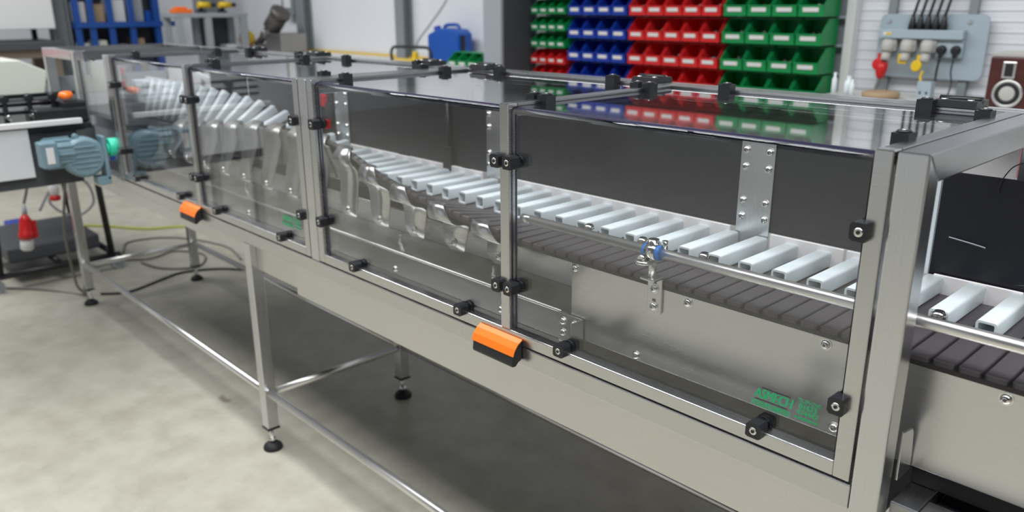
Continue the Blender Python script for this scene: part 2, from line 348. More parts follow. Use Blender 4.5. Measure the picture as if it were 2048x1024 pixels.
# --- the lettering on the guard panes
def text_mesh(body, size, sx=1.0, shear=0.0, off=0.0, ext=.0002, align='CENTER', sp=1.0):
    c = bpy.data.curves.new('t', 'FONT'); c.body = body; c.size = size; c.shear = shear; c.offset = off; c.extrude = ext; c.align_x = align; c.align_y = 'CENTER'; c.space_character = sp
    o = bpy.data.objects.new('t', c); COL.objects.link(o); o.scale = (sx, 1, 1)
    dg = bpy.context.evaluated_depsgraph_get(); dg.update()
    me = bpy.data.meshes.new_from_object(o.evaluated_get(dg)); bpy.data.objects.remove(o); bpy.data.curves.remove(c)
    for p in me.vertices: p.co.x *= sx
    return me
def lettering(parent, x, z, yy):
    rows = [('ASMECH', .0205, .70, .25, .0003, -.1385, .8600), ('SYSTEMS LIMITED', .0118, .62, 0, .0002, -.1415, .8425),
            ('TELEPHONE', .0080, .74, 0, 0, -.0805, .8725), ('01623', .0110, .90, 0, .0002, -.0815, .8635), ('424442', .0110, .90, 0, .0002, -.0815, .8535), ('www.asmechsystems.co.uk', .0072, .42, 0, .0001, -.0825, .8445)]
    for body, size, sx, sh, off, cx, cz in rows:
        me = text_mesh(body, size * 1.15, sx, sh, 0.0); me.materials.clear(); me.materials.append(GREENL)
        if off:   # heavier strokes: the same glyphs laid side by side in one mesh
            vs0 = [p.co.copy() for p in me.vertices]; fs0 = [list(p.vertices) for p in me.polygons]; nv = len(vs0); vv = []; ff = []
            for kk, dx_ in enumerate((-off * 2.4, -off * 1.2, 0, off * 1.2, off * 2.4)):
                vv += [p + Vector((dx_, 0, .00002 * kk)) for p in vs0]; ff += [[i + nv * kk for i in f] for f in fs0]
            me = bpy.data.meshes.new('lettering'); me.from_pydata(vv, [], ff); me.materials.append(GREENL); me.update()
        o = inst('lettering', me, parent, (x + cx, yy, z + cz), (PI / 2, 0, 0))
    for cx0, cx1, cz in ((-.158, -.110, .8705), (-.168, -.114, .8495)):
        o = MB().box(x + cx0, x + cx1, yy - .0003, yy, z + cz, z + cz + .0014).build('lettering_bar', BLACKP, parent)

# --- hinged guard lids
def lid(x0, x1, xc, hinges, bclamps, rear_cl, hx):
    t = .025; q = MB()
    for xa in (x0, xc - t / 2, x1 - t):
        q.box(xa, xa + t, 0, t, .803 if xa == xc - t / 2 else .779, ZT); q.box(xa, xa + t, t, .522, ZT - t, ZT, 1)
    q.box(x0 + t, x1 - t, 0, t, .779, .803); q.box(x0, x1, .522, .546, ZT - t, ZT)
    L_ = q.build('guard_lid', [ST_X, ST_Y], M_, bevel=.0018); L_['label'] = 'brushed steel lid frame with clear panes'
    for a, b in ((x0 + t, xc - t / 2), (xc + t / 2, x1 - t)):
        a += .006; b -= .006
        # one polycarbonate sheet bent over the top edge
        zt, yo, ro, th_ = 1.2560, .0120, .013, .005; NA = 8
        arc = [(yo + ro - ro * math.cos(PI / 2 * k / NA), zt - ro + ro * math.sin(PI / 2 * k / NA)) for k in range(NA + 1)]
        ri = ro - th_; arci = [(yo + ro - ri * math.cos(PI / 2 * k / NA), zt - ro + ri * math.sin(PI / 2 * k / NA)) for k in range(NA + 1)]
        outer = [(yo, .800)] + arc + [(.516, zt)]; inner = [(yo + th_, .800)] + arci + [(.516, zt - th_)]; nn_ = len(outer)
        p = MB(); vs = [(xx, y, z) for xx in (a, b) for prof in (outer, inner) for y, z in prof]
        fs = []; mi_ = []; sm_ = []
        for k in range(nn_ - 1):
            arcf = 1 <= k <= NA
            fs.append((k, 2 * nn_ + k, 2 * nn_ + k + 1, k + 1)); mi_.append(1 if k in (5, 6, 7, 8) else 0); sm_.append(arcf)  # upper arc faces coloured dark in place of refraction
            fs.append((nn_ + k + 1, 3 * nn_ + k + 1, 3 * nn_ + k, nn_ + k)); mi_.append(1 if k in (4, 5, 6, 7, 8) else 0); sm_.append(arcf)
            fs.append((k, k + 1, nn_ + k + 1, nn_ + k)); mi_.append(1); sm_.append(False)
            fs.append((2 * nn_ + k + 1, 2 * nn_ + k, 3 * nn_ + k, 3 * nn_ + k + 1)); mi_.append(1); sm_.append(False)
        fs.append((0, nn_, 3 * nn_, 2 * nn_)); mi_.append(1); sm_.append(False)
        fs.append((nn_ - 1, 3 * nn_ - 1, 4 * nn_ - 1, 2 * nn_ - 1)); mi_.append(1); sm_.append(False)
        p.add(vs, fs, 0, sm_); p.mi = mi_
        p.build('bent_pane', [PANE, EDGE_BEND, EDGEL], L_)
        for y in (.10, .43):
            inst('pane_clamp', TCLAMP, L_, (a - .002, y, ZT + .004)); inst('pane_clamp', TCLAMP, L_, (b + .002, y, ZT + .004))
    for z in (1.152, .895):
        inst('pane_clamp', CLAMP, L_, (x1 - t - .004, 0, z), (0, PI, 0)); inst('pane_clamp', CLAMP, L_, (x0 + t + .004, 0, z))
        inst('pane_clamp', CLAMP, L_, (xc - t / 2 - .005, 0, z), (0, PI, 0)); inst('pane_clamp', CLAMP, L_, (xc + t / 2 + .008, 0, z))
    for x in bclamps: inst('pane_clamp', CLAMP, L_, (x, 0, .807), (0, -PI / 2, 0))
    for x in rear_cl: inst('pane_clamp', TCLAMP, L_, (x, .512, ZT + .006), (0, 0, PI / 2))
    for x in hinges: inst('hinge', HINGE, L_, (x, .550, ZT + .0005))
    # pull handle: orange curved grip over a black body
    pr = [(-.001, .748), (-.010, .745), (-.017, .738), (-.0265, .738), (-.0275, .744), (-.0255, .760), (-.0205, .772), (-.013, .782), (-.001, .789)]
    h = MB(); h.prism(pr, 'x', hx - .062, hx + .062); h.build('pull_handle', BLACKP, L_, bevel=.002)
    g = [(-.0268, .7615), (-.0215, .7735), (-.0135, .7835), (-.0012, .7905), (-.0012, .7940), (-.0125, .7880), (-.0225, .7770), (-.0285, .7625)]
    h = MB(); h.prism(g, 'x', hx - .064, hx + .064); h.build('handle_grip', ORANGE, L_, bevel=.001)
    lettering(L_, x1 + .004, 0, .0118)
    return L_
lid(-1.471, -.004, -.7325, (-.11, -.80, -1.40), (-.154, -.572, -.874, -1.293), (-.155, -.57, -.89, -1.30), -.744)
lid(-2.981, -1.519, -2.2475, (-1.66, -2.34, -2.84), (-1.675, -2.105, -2.397, -2.82), (-1.68, -2.09, -2.42, -2.83), -2.300)

# --- side plates and trough
pa = fbox('side_panel', -.640, .62, .100, .103, .786, .951, ST_P, .0006)
for x, z in ((-.361, .934), (-.469, .796), (-.105, .934), (-.076, .800), (-.630, .934), (.147, .934), (.40, .934)): inst('bolt', BOLT, pa, (x, .100, z))
sill = fbox('sill_panel', -2.96, -.625, .1035, .106, .767, .826, ST_P, .0006)
for x in (-1.265, -.857, -1.60, -2.1, -2.5): inst('bolt', BOLT, sill, (x, .1035, .782))
q = MB(); q.hexa([(-2.96, .104, .827), (-.645, .104, .827), (-.645, .205, .838), (-2.96, .205, .838), (-2.96, .104, .830), (-.645, .104, .830), (-.645, .205, .841), (-2.96, .205, .841)])
shelf = q.build('trough_shelf', ST_P, M_)
bs = MB(); bs.lathe([(.008, 0), (.008, .003), (.005, .010), (.005, .022), (.0025, .024)], (0, 0, 0), n=12); STUD = bs.mesh('stud', [ST_B])
for x in (-1.30, -.93, -1.75, -2.2, -2.55): inst('stud', STUD, shelf, (x, .150, .835))
fbox('trough_back', -2.96, -.645, .206, .209, .842, .900, ST_P, .0006)
rail('sill_lip', (-2.96, .1045, .829), (-.67, .1045, .829), .0034); rail('back_lip', (-2.96, .2065, .901), (-.645, .2065, .901), .003)
fbox('trough_tray', -2.98, -.002, .029, .103, .762, .765, ST_P, 0)
fbox('inner_panel', -2.96, .62, .262, .266, .76, .930, ST_G, 0)
jb = MB(); jb.box(-.668, -.606, .0935, .0965, .768, .832); jb.box(-.606, -.603, .060, .0965, .768, .832)
jb = jb.build('joint_bracket', ST_P, M_, bevel=.0008)
for x in (-.655, -.625):
    for z in (.815, .790): inst('bolt', BOLT, jb, (x, .0935, z))
# --- front belt strand: bare modules that fold up into a wall further along
PHI = [(-.75, 0), (-.90, 6), (-1.05, 13), (-1.2, 21), (-1.35, 35), (-1.55, 60), (-1.75, 78), (-1.95, 88), (-2.2, 90), (-3.0, 90)]
ZH = [(-1.6, .960), (-1.95, .952), (-2.2, .940), (-2.5, .912), (-2.85, .878), (-3.1, .850)]
WB = .114
def fb(x):
    ph = math.radians(interp(x, PHI)); return ph, .214, interp(x, ZH)
cb = MB(); xs = [.62 - .05 * k for k in range(74)]; vs = []; fs = []
for x in xs:
    ph, yh, zh = fb(x); d = Vector((0, -math.cos(ph), math.sin(ph))); n = Vector((0, math.sin(ph), math.cos(ph))); o = Vector((x, yh, zh))
    vs += [o - n * .010 + d * .003, o - n * .0085 + d * (WB + .0006), o - n * .0155 + d * (WB + .0006), o - n * .0155 + d * .003]
for k in range(len(xs) - 1):
    for i in range(4): fs.append((4 * k + i, 4 * k + (i + 1) % 4, 4 * k + 4 + (i + 1) % 4, 4 * k + 4 + i))
fs += [(0, 1, 2, 3), tuple(len(vs) - 1 - i for i in range(4))]
cb.add(vs, fs)
front_belt = cb.build('front_belt', BELTD, M_)
gq = MB(); xs = [-1.62 - .04 * k for k in range(36)]; vs = []; fs = []
for x in xs:
    ph, yh, zh = fb(x); d = Vector((0, -math.cos(ph), math.sin(ph))); n = Vector((0, math.sin(ph), math.cos(ph))); o = Vector((x, yh, zh))
    vs += [o - n * .026 + d * .0, o - n * .026 + d * (WB + .001), o - n * .029 + d * (WB + .001), o - n * .029 + d * .0]
for k in range(len(xs) - 1):
    for i in range(4): fs.append((4 * k + i, 4 * k + (i + 1) % 4, 4 * k + 4 + (i + 1) % 4, 4 * k + 4 + i))
fs += [(0, 1, 2, 3), tuple(len(vs) - 1 - i for i in range(4))]
gq.add(vs, fs); fold_guide = gq.build('fold_guide', ST_D, M_)
RIBM = MB().box(-.0035, .0035, -.004, 0, .006, WB - .006).mesh('guide_rib', [ST_D])
for x in [-1.66 - .045 * k for k in range(30)]:
    ph, yh, zh = fb(x); inst('guide_rib', RIBM, fold_guide, (x, yh - .029 * math.sin(ph), zh - .029 * math.cos(ph)), (PI / 2 - ph, 0, 0))
PITCH = .0335
def rrect(hw, h0, h1, r, n=3):
    P = []
    for cx, cz, a0 in ((hw - r, h0 + r, -90), (hw - r, h1 - r, 0), (-hw + r, h1 - r, 90), (-hw + r, h0 + r, 180)):
        for k in range(n + 1):
            a = math.radians(a0 + 90 * k / n); P.append((cx + r * math.cos(a), cz + r * math.sin(a)))
    return P
mo = MB(); w = PITCH / 2 - .0021
rp_ = [(u, -WB / 2 + v) for u, v in rrect(w, -WB / 2, WB / 2, .0045, 2)]
def ring(k, z): return [(u * (1 - k / w), -WB / 2 + (v + WB / 2) * (1 - 2 * k / WB), z) for u, v in rp_]
nr = len(rp_); mo.add(ring(0, -.010) + ring(0, -.0015) + ring(.0013, 0), [tuple(range(nr - 1, -1, -1))] + [(i, (i + 1) % nr, nr + (i + 1) % nr, nr + i) for i in range(nr)] + [(nr + i, nr + (i + 1) % nr, 2 * nr + (i + 1) % nr, 2 * nr + i) for i in range(nr)] + [tuple(range(2 * nr, 3 * nr))])
MODULE = mo.mesh('belt_module', [BELTM])
x = .60
while x > -3.02:
    ph, yh, zh = fb(x); inst('belt_module', MODULE, front_belt, (x, yh, zh), (-ph, 0, 0)); x -= PITCH
# --- flight strand: modules carrying white box flights, twisting upright further along
THE = [(-1.70, 0), (-1.9, 4), (-2.1, 13), (-2.28, 23), (-2.376, 29), (-2.487, 36), (-2.594, 41), (-2.694, 47), (-2.795, 52), (-2.887, 57), (-3.05, 63), (-3.223, 69), (-3.7, 74)]
YF = [(-1.7, .2225), (-2.28, .238), (-2.376, .247), (-2.487, .266), (-2.594, .279), (-2.694, .290), (-2.795, .299), (-2.887, .305), (-3.223, .312), (-3.7, .315)]
ZF = [(-1.70, .960), (-1.95, .972), (-2.28, .996), (-2.376, .993), (-2.487, .990), (-2.594, .988), (-2.694, .984), (-2.795, .982), (-2.887, .980), (-3.223, .974), (-3.7, .97)]
def fl(x):
    th = math.radians(interp(x, THE)); k = .022 * min(1, max(0, (-1.7 - x) / .5))
    return th, interp(x, YF) - k * math.cos(th), interp(x, ZF) - k * math.sin(th)
fbm = MB(); LF = .172
x = .60
while x > -3.55:
    th, yf, zf = fl(x); c, s_ = math.cos(th), math.sin(th)
    def T(u, n_, dx): return (x + dx, yf + c * u - s_ * n_, zf + s_ * u + c * n_)
    w2 = PITCH / 2 - .0008
    fbm.hexa([T(-.006, -.016, -w2), T(-.006, -.016, w2), T(LF + .003, -.016, w2), T(LF + .003, -.016, -w2), T(-.006, -.001, -w2), T(-.006, -.001, w2), T(LF + .003, -.001, w2), T(LF + .003, -.001, -w2)])
    x -= PITCH
flight_belt = fbm.build('flight_belt', BELTM, M_)
ft = MB(); ou = rrect(.0145, 0, .030, .0045); inn = rrect(.0112, .0035, .0265, .003); n = len(ou)
vs = [(x, 0, z) for x, z in ou] + [(x, LF, z) for x, z in ou] + [(x, 0, z) for x, z in inn] + [(x, LF - .004, z) for x, z in inn]
fs = []; sm = []
for i in range(n):
    j = (i + 1) % n
    fs += [(i, j, n + j, n + i), (2 * n + j, 2 * n + i, 3 * n + i, 3 * n + j), (j, i, 2 * n + i, 2 * n + j)]; sm += [True, True, False]
fs += [tuple(range(n, 2 * n)), tuple(range(4 * n - 1, 3 * n - 1, -1))]; sm += [False, False]
ft.add(vs, fs, 0, sm)
FLIGHT = ft.mesh('flight', [WHITEF])
fx = []; x = -.124 + .067 * 8
while x > -1.86: fx.append(x); x -= .067
fx += [-1.92, -2.0, -2.09, -2.185, -2.28, -2.376, -2.487, -2.594, -2.694, -2.795, -2.887, -2.975, -3.06, -3.14, -3.223, -3.30, -3.38, -3.46]
for x in fx:
    th, yf, zf = fl(x); inst('flight', FLIGHT, flight_belt, (x, yf, zf), (th, 0, 0))
# --- wear strip, guide rail, its stand
fbox('wear_strip', -.80, .62, .2155, .2225, .9605, .972, BELTD, .001)
kb = MB(); kb.lathe([(.006, 0), (.006, .006), (.011, .008), (.0115, .013), (.007, .018)], (0, 0, 0), n=12); KNOB = kb.mesh('knob', [ST_B])
for x in (-.70, -.556, -.41, -.098, .012): inst('knob', KNOB, M_, (x, .2190, .9725))
gr = MB().cyl((-.742, .085, 1.0165), (.64, .085, 1.0175), .0096, n=24).build('guide_rail', ST_S, M_)
MB().cyl((-.768, .085, 1.0165), (-.743, .085, 1.0165), .0088, n=24).build('rail_end_plug', ST_P, gr)
sb = MB(); sb.prism([(-.447, .898), (-.441, .894), (-.421, .894), (-.415, .898), (-.415, .964), (-.447, .964)], 'y', .0945, .0995); sb.box(-.447, -.415, .0700, .0995, .964, .9685)
stand = sb.build('rail_stand', ST_P, M_, bevel=.001)
for z in (.948, .913):
    MB().box(-.4345, -.4275, .0940, .0946, z - .006, z + .011).build('slot', COPPER, stand); inst('bolt', BOLT, stand, (-.431, .0945, z - .004))
MB().cyl((-.431, .085, .9688), (-.431, .085, 1.006), .0075, n=16).build('stand_pin', ST_S, stand)
cp = MB()
for dx in (-.013, .013): cp.cyl((-.431 + dx - .0045, .085, 1.0168), (-.431 + dx + .0045, .085, 1.0168), .0135, n=20)
cp.build('clamp_insert', BLUEI, stand)
cp = MB(); cp.cyl((-.442, .085, 1.0168), (-.420, .085, 1.0168), .0152, n=20); cp.cyl((-.431, .085, 1.004), (-.431, .085, 1.040), .010, n=14); cp.cyl((-.447, .068, 1.003), (-.447, .105, 1.003), .006, n=12)
cp.cyl((-.410, .09, 1.024), (-.410, .09, 1.040), .0055, n=8); cp.lathe([(.016, 0), (.017, .004), (.012, .007)], (-.444, .075, .994), n=16)
cp.build('rail_clamp', ST_B, stand)
# --- paddle brackets that cradle the folding belt
def paddle(x):
    ph, yh, zh = fb(x); d = Vector((0, -math.cos(ph), math.sin(ph))); n = Vector((0, math.sin(ph), math.cos(ph))); o = Vector((0, yh, zh))
    e = o + d * (WB + .010)
    prof = [Vector((0, .146, .868)), Vector((0, .140, .892)), o - n * .038 + d * (WB * .55), o - n * .036 + d * (WB * .92), e - n * .012, e + n * .004, o + n * .007 + d * (WB - .006)]
    wid = [.026, .040, .050, .046, .034, .024, .014]
    pts = spline(prof, 4); W_ = []
    for i in range(len(wid) - 1): W_ += [wid[i] + (wid[i + 1] - wid[i]) * k / 4 for k in range(4)]
    W_.append(wid[-1]); q = MB(); vs = []; fs = []
    for k, p in enumerate(pts):
        dd = (pts[min(k + 1, len(pts) - 1)] - pts[max(k - 1, 0)]).normalized(); nn = Vector((0, -dd.z, dd.y)) * .0015
        lean = .010 * (k / len(pts))
        vs += [p + nn + Vector((x - W_[k] - lean, 0, 0)), p + nn + Vector((x + W_[k] - lean, 0, 0)), p - nn + Vector((x + W_[k] - lean, 0, 0)), p - nn + Vector((x - W_[k] - lean, 0, 0))]
    for k in range(len(pts) - 1):
        for i in range(4): fs.append((4 * k + i, 4 * k + (i + 1) % 4, 4 * k + 4 + (i + 1) % 4, 4 * k + 4 + i))
    fs += [(3, 2, 1, 0), tuple(range(len(vs) - 4, len(vs)))]
    q.add(vs, fs, 0, [True] * (len(fs) - 2) + [False, False])
    o_ = q.build('guide_bracket', ST_D if x < -1.6 else ST_P, M_); inst('bolt', BOLT, o_, (x, .1375, .890))
for x in (-.90, -1.06, -1.22, -1.375, -1.53, -1.70, -1.86, -2.02, -2.18, -2.34, -2.50, -2.66, -2.82): paddle(x)
# --- rear guide plates, their brackets and the white boards below
def gplate(x0, x1, z0, z1, m_=DARKPL, y=.4035): return fbox('guide_plate', x0, x1, y, y + .006, z0, z1, m_, .001)
gplate(-1.138, -.158, .9990, 1.179); gplate(-1.950, -1.160, 1.000, 1.179); gplate(-2.64, -2.03, .998, 1.170)
gplate(-2.99, -2.66, 1.05, 1.185)
def bracket(x0, x1, z0, z1):
    b = fbox('plate_bracket', x0, x1, .3990, .4020, z0, z1, ST_Z, .0006)
    for x in (x0 + .012, x1 - .012):
        for z in (1.161, 1.127, 1.057, 1.024): inst('bolt', BOLT, b, (x, .3990, z))
bracket(-.455, -.380, .966, 1.186); bracket(-1.232, -1.146, .966, 1.186); bracket(-2.000, -1.920, .966, 1.186)
fbox('switch_plate', -2.16, -1.995, .4115, .4155, .99, 1.20, ST_P, .001)
sw = MB(); sw.box(-2.125, -2.055, .3885, .4115, 1.110, 1.150, 0); sw.box(-2.085, -2.045, .3855, .4115, 1.036, 1.066, 0); sw.box(-2.05, -2.02, .3915, .4115, 1.105, 1.125, 1)
sw = sw.build('interlock_switch', [RED, BLACKP], M_, bevel=.003)
MB().tube(spline([(-2.12, .3875, 1.104), (-2.075, .36, 1.09), (-2.058, .355, 1.05), (-2.075, .36, 1.015)], 8), .005, 8).build('cable', WHITEB, sw)
for x0, x1 in ((-1.91, -1.245), (-1.135, -.465), (-.372, -.221), (-.215, -.083)): fbox('white_board', x0, x1, .3920, .3980, .957, 1.000, WHITEB, .001)
fbox('white_board', -.06, .078, .3920, .3980, .957, .992, WHITEB, .001)
bp = fbox('guide_plate', -.072, .62, .4040, .4100, .985, 1.170, BLACKPL, .001); bp['label'] = 'black guard plate'
fbox('plate_edge_strip', -.0795, -.0735, .4030, .4100, .985, 1.172, WHITEF, .001)
MB().tube(spline([(-.048, .4020, 1.059), (-.01, .3975, 1.056), (.012, .3935, 1.054)], 6), .0013, 6).build('cable_tie', GREYL, bp)
MB().tube(spline([(.015, .4020, 1.146), (.016, .3995, 1.165), (.028, .4015, 1.190), (.045, .4055, 1.200)], 6), .0010, 6).build('cable_tie', BLACKP, bp)
MB().tube(spline([(.022, .4100, .999), (.06, .4055, .998), (.078, .4035, 1.000), (.082, .4030, .985)], 6), .0016, 6).build('cable_tie', BLACKP, bp)
q = MB(); q.box(-1.655, -1.600, .4055, .4105, .990, 1.006)
q.build('blue_marker', BLUEB, M_)
# upright rod behind the left dark plate opening
rail('hanger_rod', (-1.395, .3975, 1.02), (-1.395, .3975, 1.18), .006, CABLEK)
MB().box(-1.412, -1.378, .3875, .4025, .985, 1.055).build('rod_foot', CABLEK, M_, bevel=.003)
# left bay: curved white chute, end wall
ch = MB(); pts = []
for k in range(13):
    t = k / 12; pts.append((-3.28 + .50 * t, 1.155 - .030 * math.sin(PI * t)))
ch.prism(pts + [(p[0], p[1] + .018) for p in reversed(pts)], 'y', .44, .452)
ch.build('curved_chute', WHITEF, M_)
fbox('end_board', -3.75, -3.18, .405, .410, .98, 1.115, WHITEF, .001)
for x in (-3.72, -3.60, -3.47, -3.34): fbox('end_board_rib', x, x + .05, .330, .400, 1.00, 1.105, WHITEF, .004)
p = MB(); p.box(-3.388, -3.027, .014, .019, .96, 1.225); p.mi = [1, 1, 0, 1, 0, 1]; p.build('end_pane', [PANE, EDGE_BEND], M_)
fbox('reflection_sheet', -3.385, -3.03, .060, .064, .985, 1.22, WHITEP, .001)  # white sheet added in place of the end pane's pale reflection
fbox('end_panel', -3.848, -3.842, .041, .544, .776, 1.13, GREYL, .001)
es = fbox('control_box', -3.80, -3.62, .20, .28, .95, 1.20, GREYL, .004)
for z in (1.10, 1.155):
    q = MB(); q.lathe([(.012, 0), (.012, .012), (.022, .014), (.023, .026), (.016, .034)], (-3.617, .24, z), (1, 0, 0), n=16); q.build('stop_button', RED, es)
# --- second motor seen through the left pane
def gearmotor(parent, org, s_, name_prefix=''):
    ox, oy, oz = org
    g = MB()
    g.lathe([(.072, 0), (.080, .012), (.080, .060), (.066, .075)], (ox - .05, oy + .065, oz), (1, 0, 0), n=24)
    for k in range(5):
        zz = oz - .04 + k * .02; hw = .055 if k in (1, 2, 3) else .040
        g.box(ox + .020, ox + .030, oy + .065 - hw, oy + .065 + hw, zz, zz + .007)
    g.box(ox - .055, ox + .02, oy + .135, oy + .150, oz - .100, oz + .075); g.box(ox - .05, ox + .02, oy + .10, oy + .150, oz - .118, oz - .085)
    g.lathe([(.012, 0), (.012, .02)], (ox - .01, oy + .045, oz + .083), (1, 0, 0), n=12)
    return g.build('gearbox', MOTORB, parent, bevel=.004)
mroot = M_
mm = MB(); mm.lathe([(.050, 0), (.062, .01), (.062, .115), (.045, .125)], (-2.99, .10, .905), (-1, 0, 0), n=22)
for k in range(7): mm.box(-3.10, -2.985, .036, .042, .862 + k * .014, .868 + k * .014)
mm.box(-3.12, -3.10, .05, .16, .83, .97)
mm.build('drive_motor', MOTORD, M_, bevel=.003)
fbox('motor_mount', -3.13, -2.985, .09, .21, .767, .840, ST_G, .002)
# cable trunk stub on the post foot
q = MB(); q.prism([(.050, .782), (.096, .782), (.096, .806), (.089, .846), (.083, .854), (.050, .860)], 'x', .0402, .0442)
q.build('foot_plate', ST_Z, M_, bevel=.001)

# ================================================================== infeed frame beyond the end post
def ib(name, x0, x1, y0, y1, z0, z1, m_, bev=.002): return MB().box(x0, x1, y0, y1, z0, z1).build('infeed_' + name, m_, M_, bevel=bev)
ib('corner_block', .045, .083, .033, .127, .70, .757, ST_Y); ib('front_beam', .0835, .64, .033, .073, .70, .757, ST_X)
ib('slide_plate', .0835, .64, .0735, .255, .70, .735, BLACKPL); ib('seal_strip', .045, .64, .1045, .128, .758, .7855, BLACKR, .001); ib('rear_beam', .048, .64, .50, .54, .70, .75, ST_X)
ib('side_beam', .045, .083, .131, .499, .70, .750, ST_Y)
for x, y in ((.067, .06), (.60, .05), (.067, .52), (.60, .52)):
    l = ib('leg', x - .018, x + .018, y - .018, y + .018, .085, .6995, ST_Z); feet(l, x, y)

# ================================================================== outfeed unit at the far end
O_ = empty('outfeed_conveyor', (-3.45, -.35, 0), 'short black-railed outfeed conveyor with shiny steel side plate beside the far end of the machine', 'conveyor')
def ob(name, x0, x1, y0, y1, z0, z1, m_, bev=.003): return MB().box(x0, x1, y0, y1, z0, z1).build(name, m_, O_, bevel=bev)
ob('side_plate', -3.125, -3.12, -.66, -.278, .805, .992, ALUW)
ob('drive_cover', -3.30, -3.135, -.24, -.05, .999, 1.06, BLACKP, .008)
ob('deck', -3.75, -3.13, -.70, -.045, .975, .998, BLACKP); ob('deck_edge', -3.128, -3.10, -.70, -.085, .999, 1.020, WHITEP)
ob('under_frame', -3.70, -3.15, -.66, -.10, .76, .974, GREYD)
ob('motor_plate', -3.20, -3.16, -.25, -.06, .79, .97, ST_G)
for z in (1.048, 1.078, 1.112):
    MB().cyl((-3.22, -.70, z), (-3.24, -.06, z - .004), .007, n=10).build('guide_rod', BLACKP, O_)
for y in (-.56, -.32, -.235, -.15):
    c = MB(); c.box(-3.235, -3.205, y - .008, y + .008, .999, 1.118); c.cyl((-3.20, y, 1.10), (-3.245, y, 1.10), .016, n=12); c.build('rod_bracket', BLACKP, O_, bevel=.003)
    MB().cyl((-3.205, y, 1.035), (-3.16, y, 1.035), .010, n=10).build('spacer', ST_B, O_)
kn = MB(); kn.lathe([(.012, -.014), (.024, -.010), (.027, 0), (.023, .009), (.010, .013)], (-3.16, -.115, 1.108), (.15, -.1, 1), n=16); kn.build('orange_knob', ORANGE, O_)
ob('rail_head', -3.26, -3.14, -.14, -.05, 1.02, 1.085, BLACKP, .008)
for x, y in ((-3.68, -.64), (-3.2, -.64)):
    l = ob('leg', x - .02, x + .02, y - .02, y + .02, .085, .7595, ST_Z); feet(l, x, y)
G_ = empty('gear_motor', (-3.05, -.15, .77), 'blue-grey ribbed gear motor with terminal box hung beside the outfeed deck', 'motor')
gearmotor(G_, (-3.06, -.178, .872), 1)
q = MB(); q.lathe([(.050, 0), (.056, .01), (.056, .105), (.050, .115)], (-3.085, -.255, .895), (0, 1, 0), n=20)
for k in range(12):
    a = 2 * PI * k / 12; q.box(-3.085 + .058 * math.cos(a) - .004, -3.085 + .058 * math.cos(a) + .004, -.242, -.150, .895 + .058 * math.sin(a) - .004, .895 + .058 * math.sin(a) + .004)
q.build('motor_body', MOTORB, G_, bevel=.002)
tb = MB().box(-3.07, -2.995, -.275, -.215, .852, .950).build('terminal_box', MOTORB, G_, bevel=.006)
MB().box(-2.995, -2.992, -.258, -.232, .870, .932).build('rating_plate', WHITEP, tb)
cg = MB(); cg.cyl((-3.055, -.020, .90), (-3.055, .030, .90), .036, n=18); cg.cyl((-3.055, -.027, .895), (-3.055, -.020, .895), .022, n=14)
cg.build('shaft_cover', TEAL, G_, bevel=.003)
# cream machine housing on a black trolley
T_ = empty('black_trolley', (-4.75, .05, 0), 'black steel trolley on small castors under the cream housing', 'trolley')
def tb_(name, p0, p1, r, m_=BLACKP): return MB().cyl(p0, p1, r, n=10).build(name, m_, T_)
for y0, y1 in ((-.26, -.20), (.30, .26)):
    for x in (-5.05, -4.35): tb_('leg', (x, y0, .075), (x * .98 - .08, y1, .985), .017)
for x in (-5.05, -4.35): tb_('base_bar', (x, -.30, .085), (x, .34, .085), .017)
tb_('base_bar', (-5.05, .02, .11), (-4.35, .02, .11), .017); tb_('base_bar', (-5.05, .30, .10), (-4.35, .30, .10), .017)
MB().box(-5.15, -4.25, -.24, .32, .985, 1.0).build('top_plate', GREYD, T_, bevel=.003)
MB().box(-5.0, -4.4, -.20, .26, .13, .21).build('power_unit', GREYD, T_, bevel=.01)
for x in (-5.05, -4.35):
    for y in (-.28, .32):
        c = MB(); c.cyl((x - .012, y, .034), (x + .012, y, .034), .034, n=16); c.box(x - .016, x + .016, y - .012, y + .012, .036, .085); c.build('castor', GREYL, T_)
H_ = empty('cream_housing', (-4.6, -.02, 1.0), 'cream enamelled machine housing with sloping top on the black trolley', 'machine')
q = MB(); q.prism([(-.36, 1.001), (.085, 1.001), (.118, 1.125), (.0, 1.185), (-.36, 1.195)], 'x', -4.86, -4.30); q.build('housing', CREAM, H_, bevel=.006)
MB().box(-4.80, -4.40, -.33, -.06, 1.196, 1.204).build('lid_mat', RED, H_, bevel=.002)
# industrial plugs hanging from the outfeed unit
def plug(loc, s, label, d=(0, -.1, -1)):
    P_ = empty('industrial_plug', loc, label, 'plug'); o = Vector(loc); d = Vector(d).normalized()
    q = MB(); q.lathe([(.013 * s, 0), (.030 * s, .030 * s), (.034 * s, .105 * s), (.040 * s, .110 * s), (.040 * s, .135 * s)], o, d, n=16); q.build('red_body', RED, P_)
    q = MB(); q.lathe([(.034 * s, .135 * s), (.034 * s, .195 * s), (.024 * s, .205 * s)], o, d, n=16); q.build('white_shroud', WHITEP, P_)
    q = MB(); q.lathe([(.008 * s, -.05 * s), (.012 * s, -.02 * s), (.013 * s, 0)], o, d, n=12); q.build('cable_gland', GREYL, P_)
    q = MB(); q.box(o.x - .006, o.x + .006, o.y + .020 * s, o.y + .046 * s, o.z - .14 * s, o.z - .04 * s); q.build('latch', RED, P_)
    return P_
plug((-4.2, -.125, .43), .92, 'red and white industrial plug dangling on its cable above the floor')
pk = empty('cable_connector', (-4.0, -.02, .545), 'small white cable connector with red tip below the steel side plate', 'plug')
q = MB(); q.lathe([(.016, 0), (.024, .02), (.024, .07)], (-4.0, -.02, .545), n=14); q.build('white_body', WHITEP, pk)
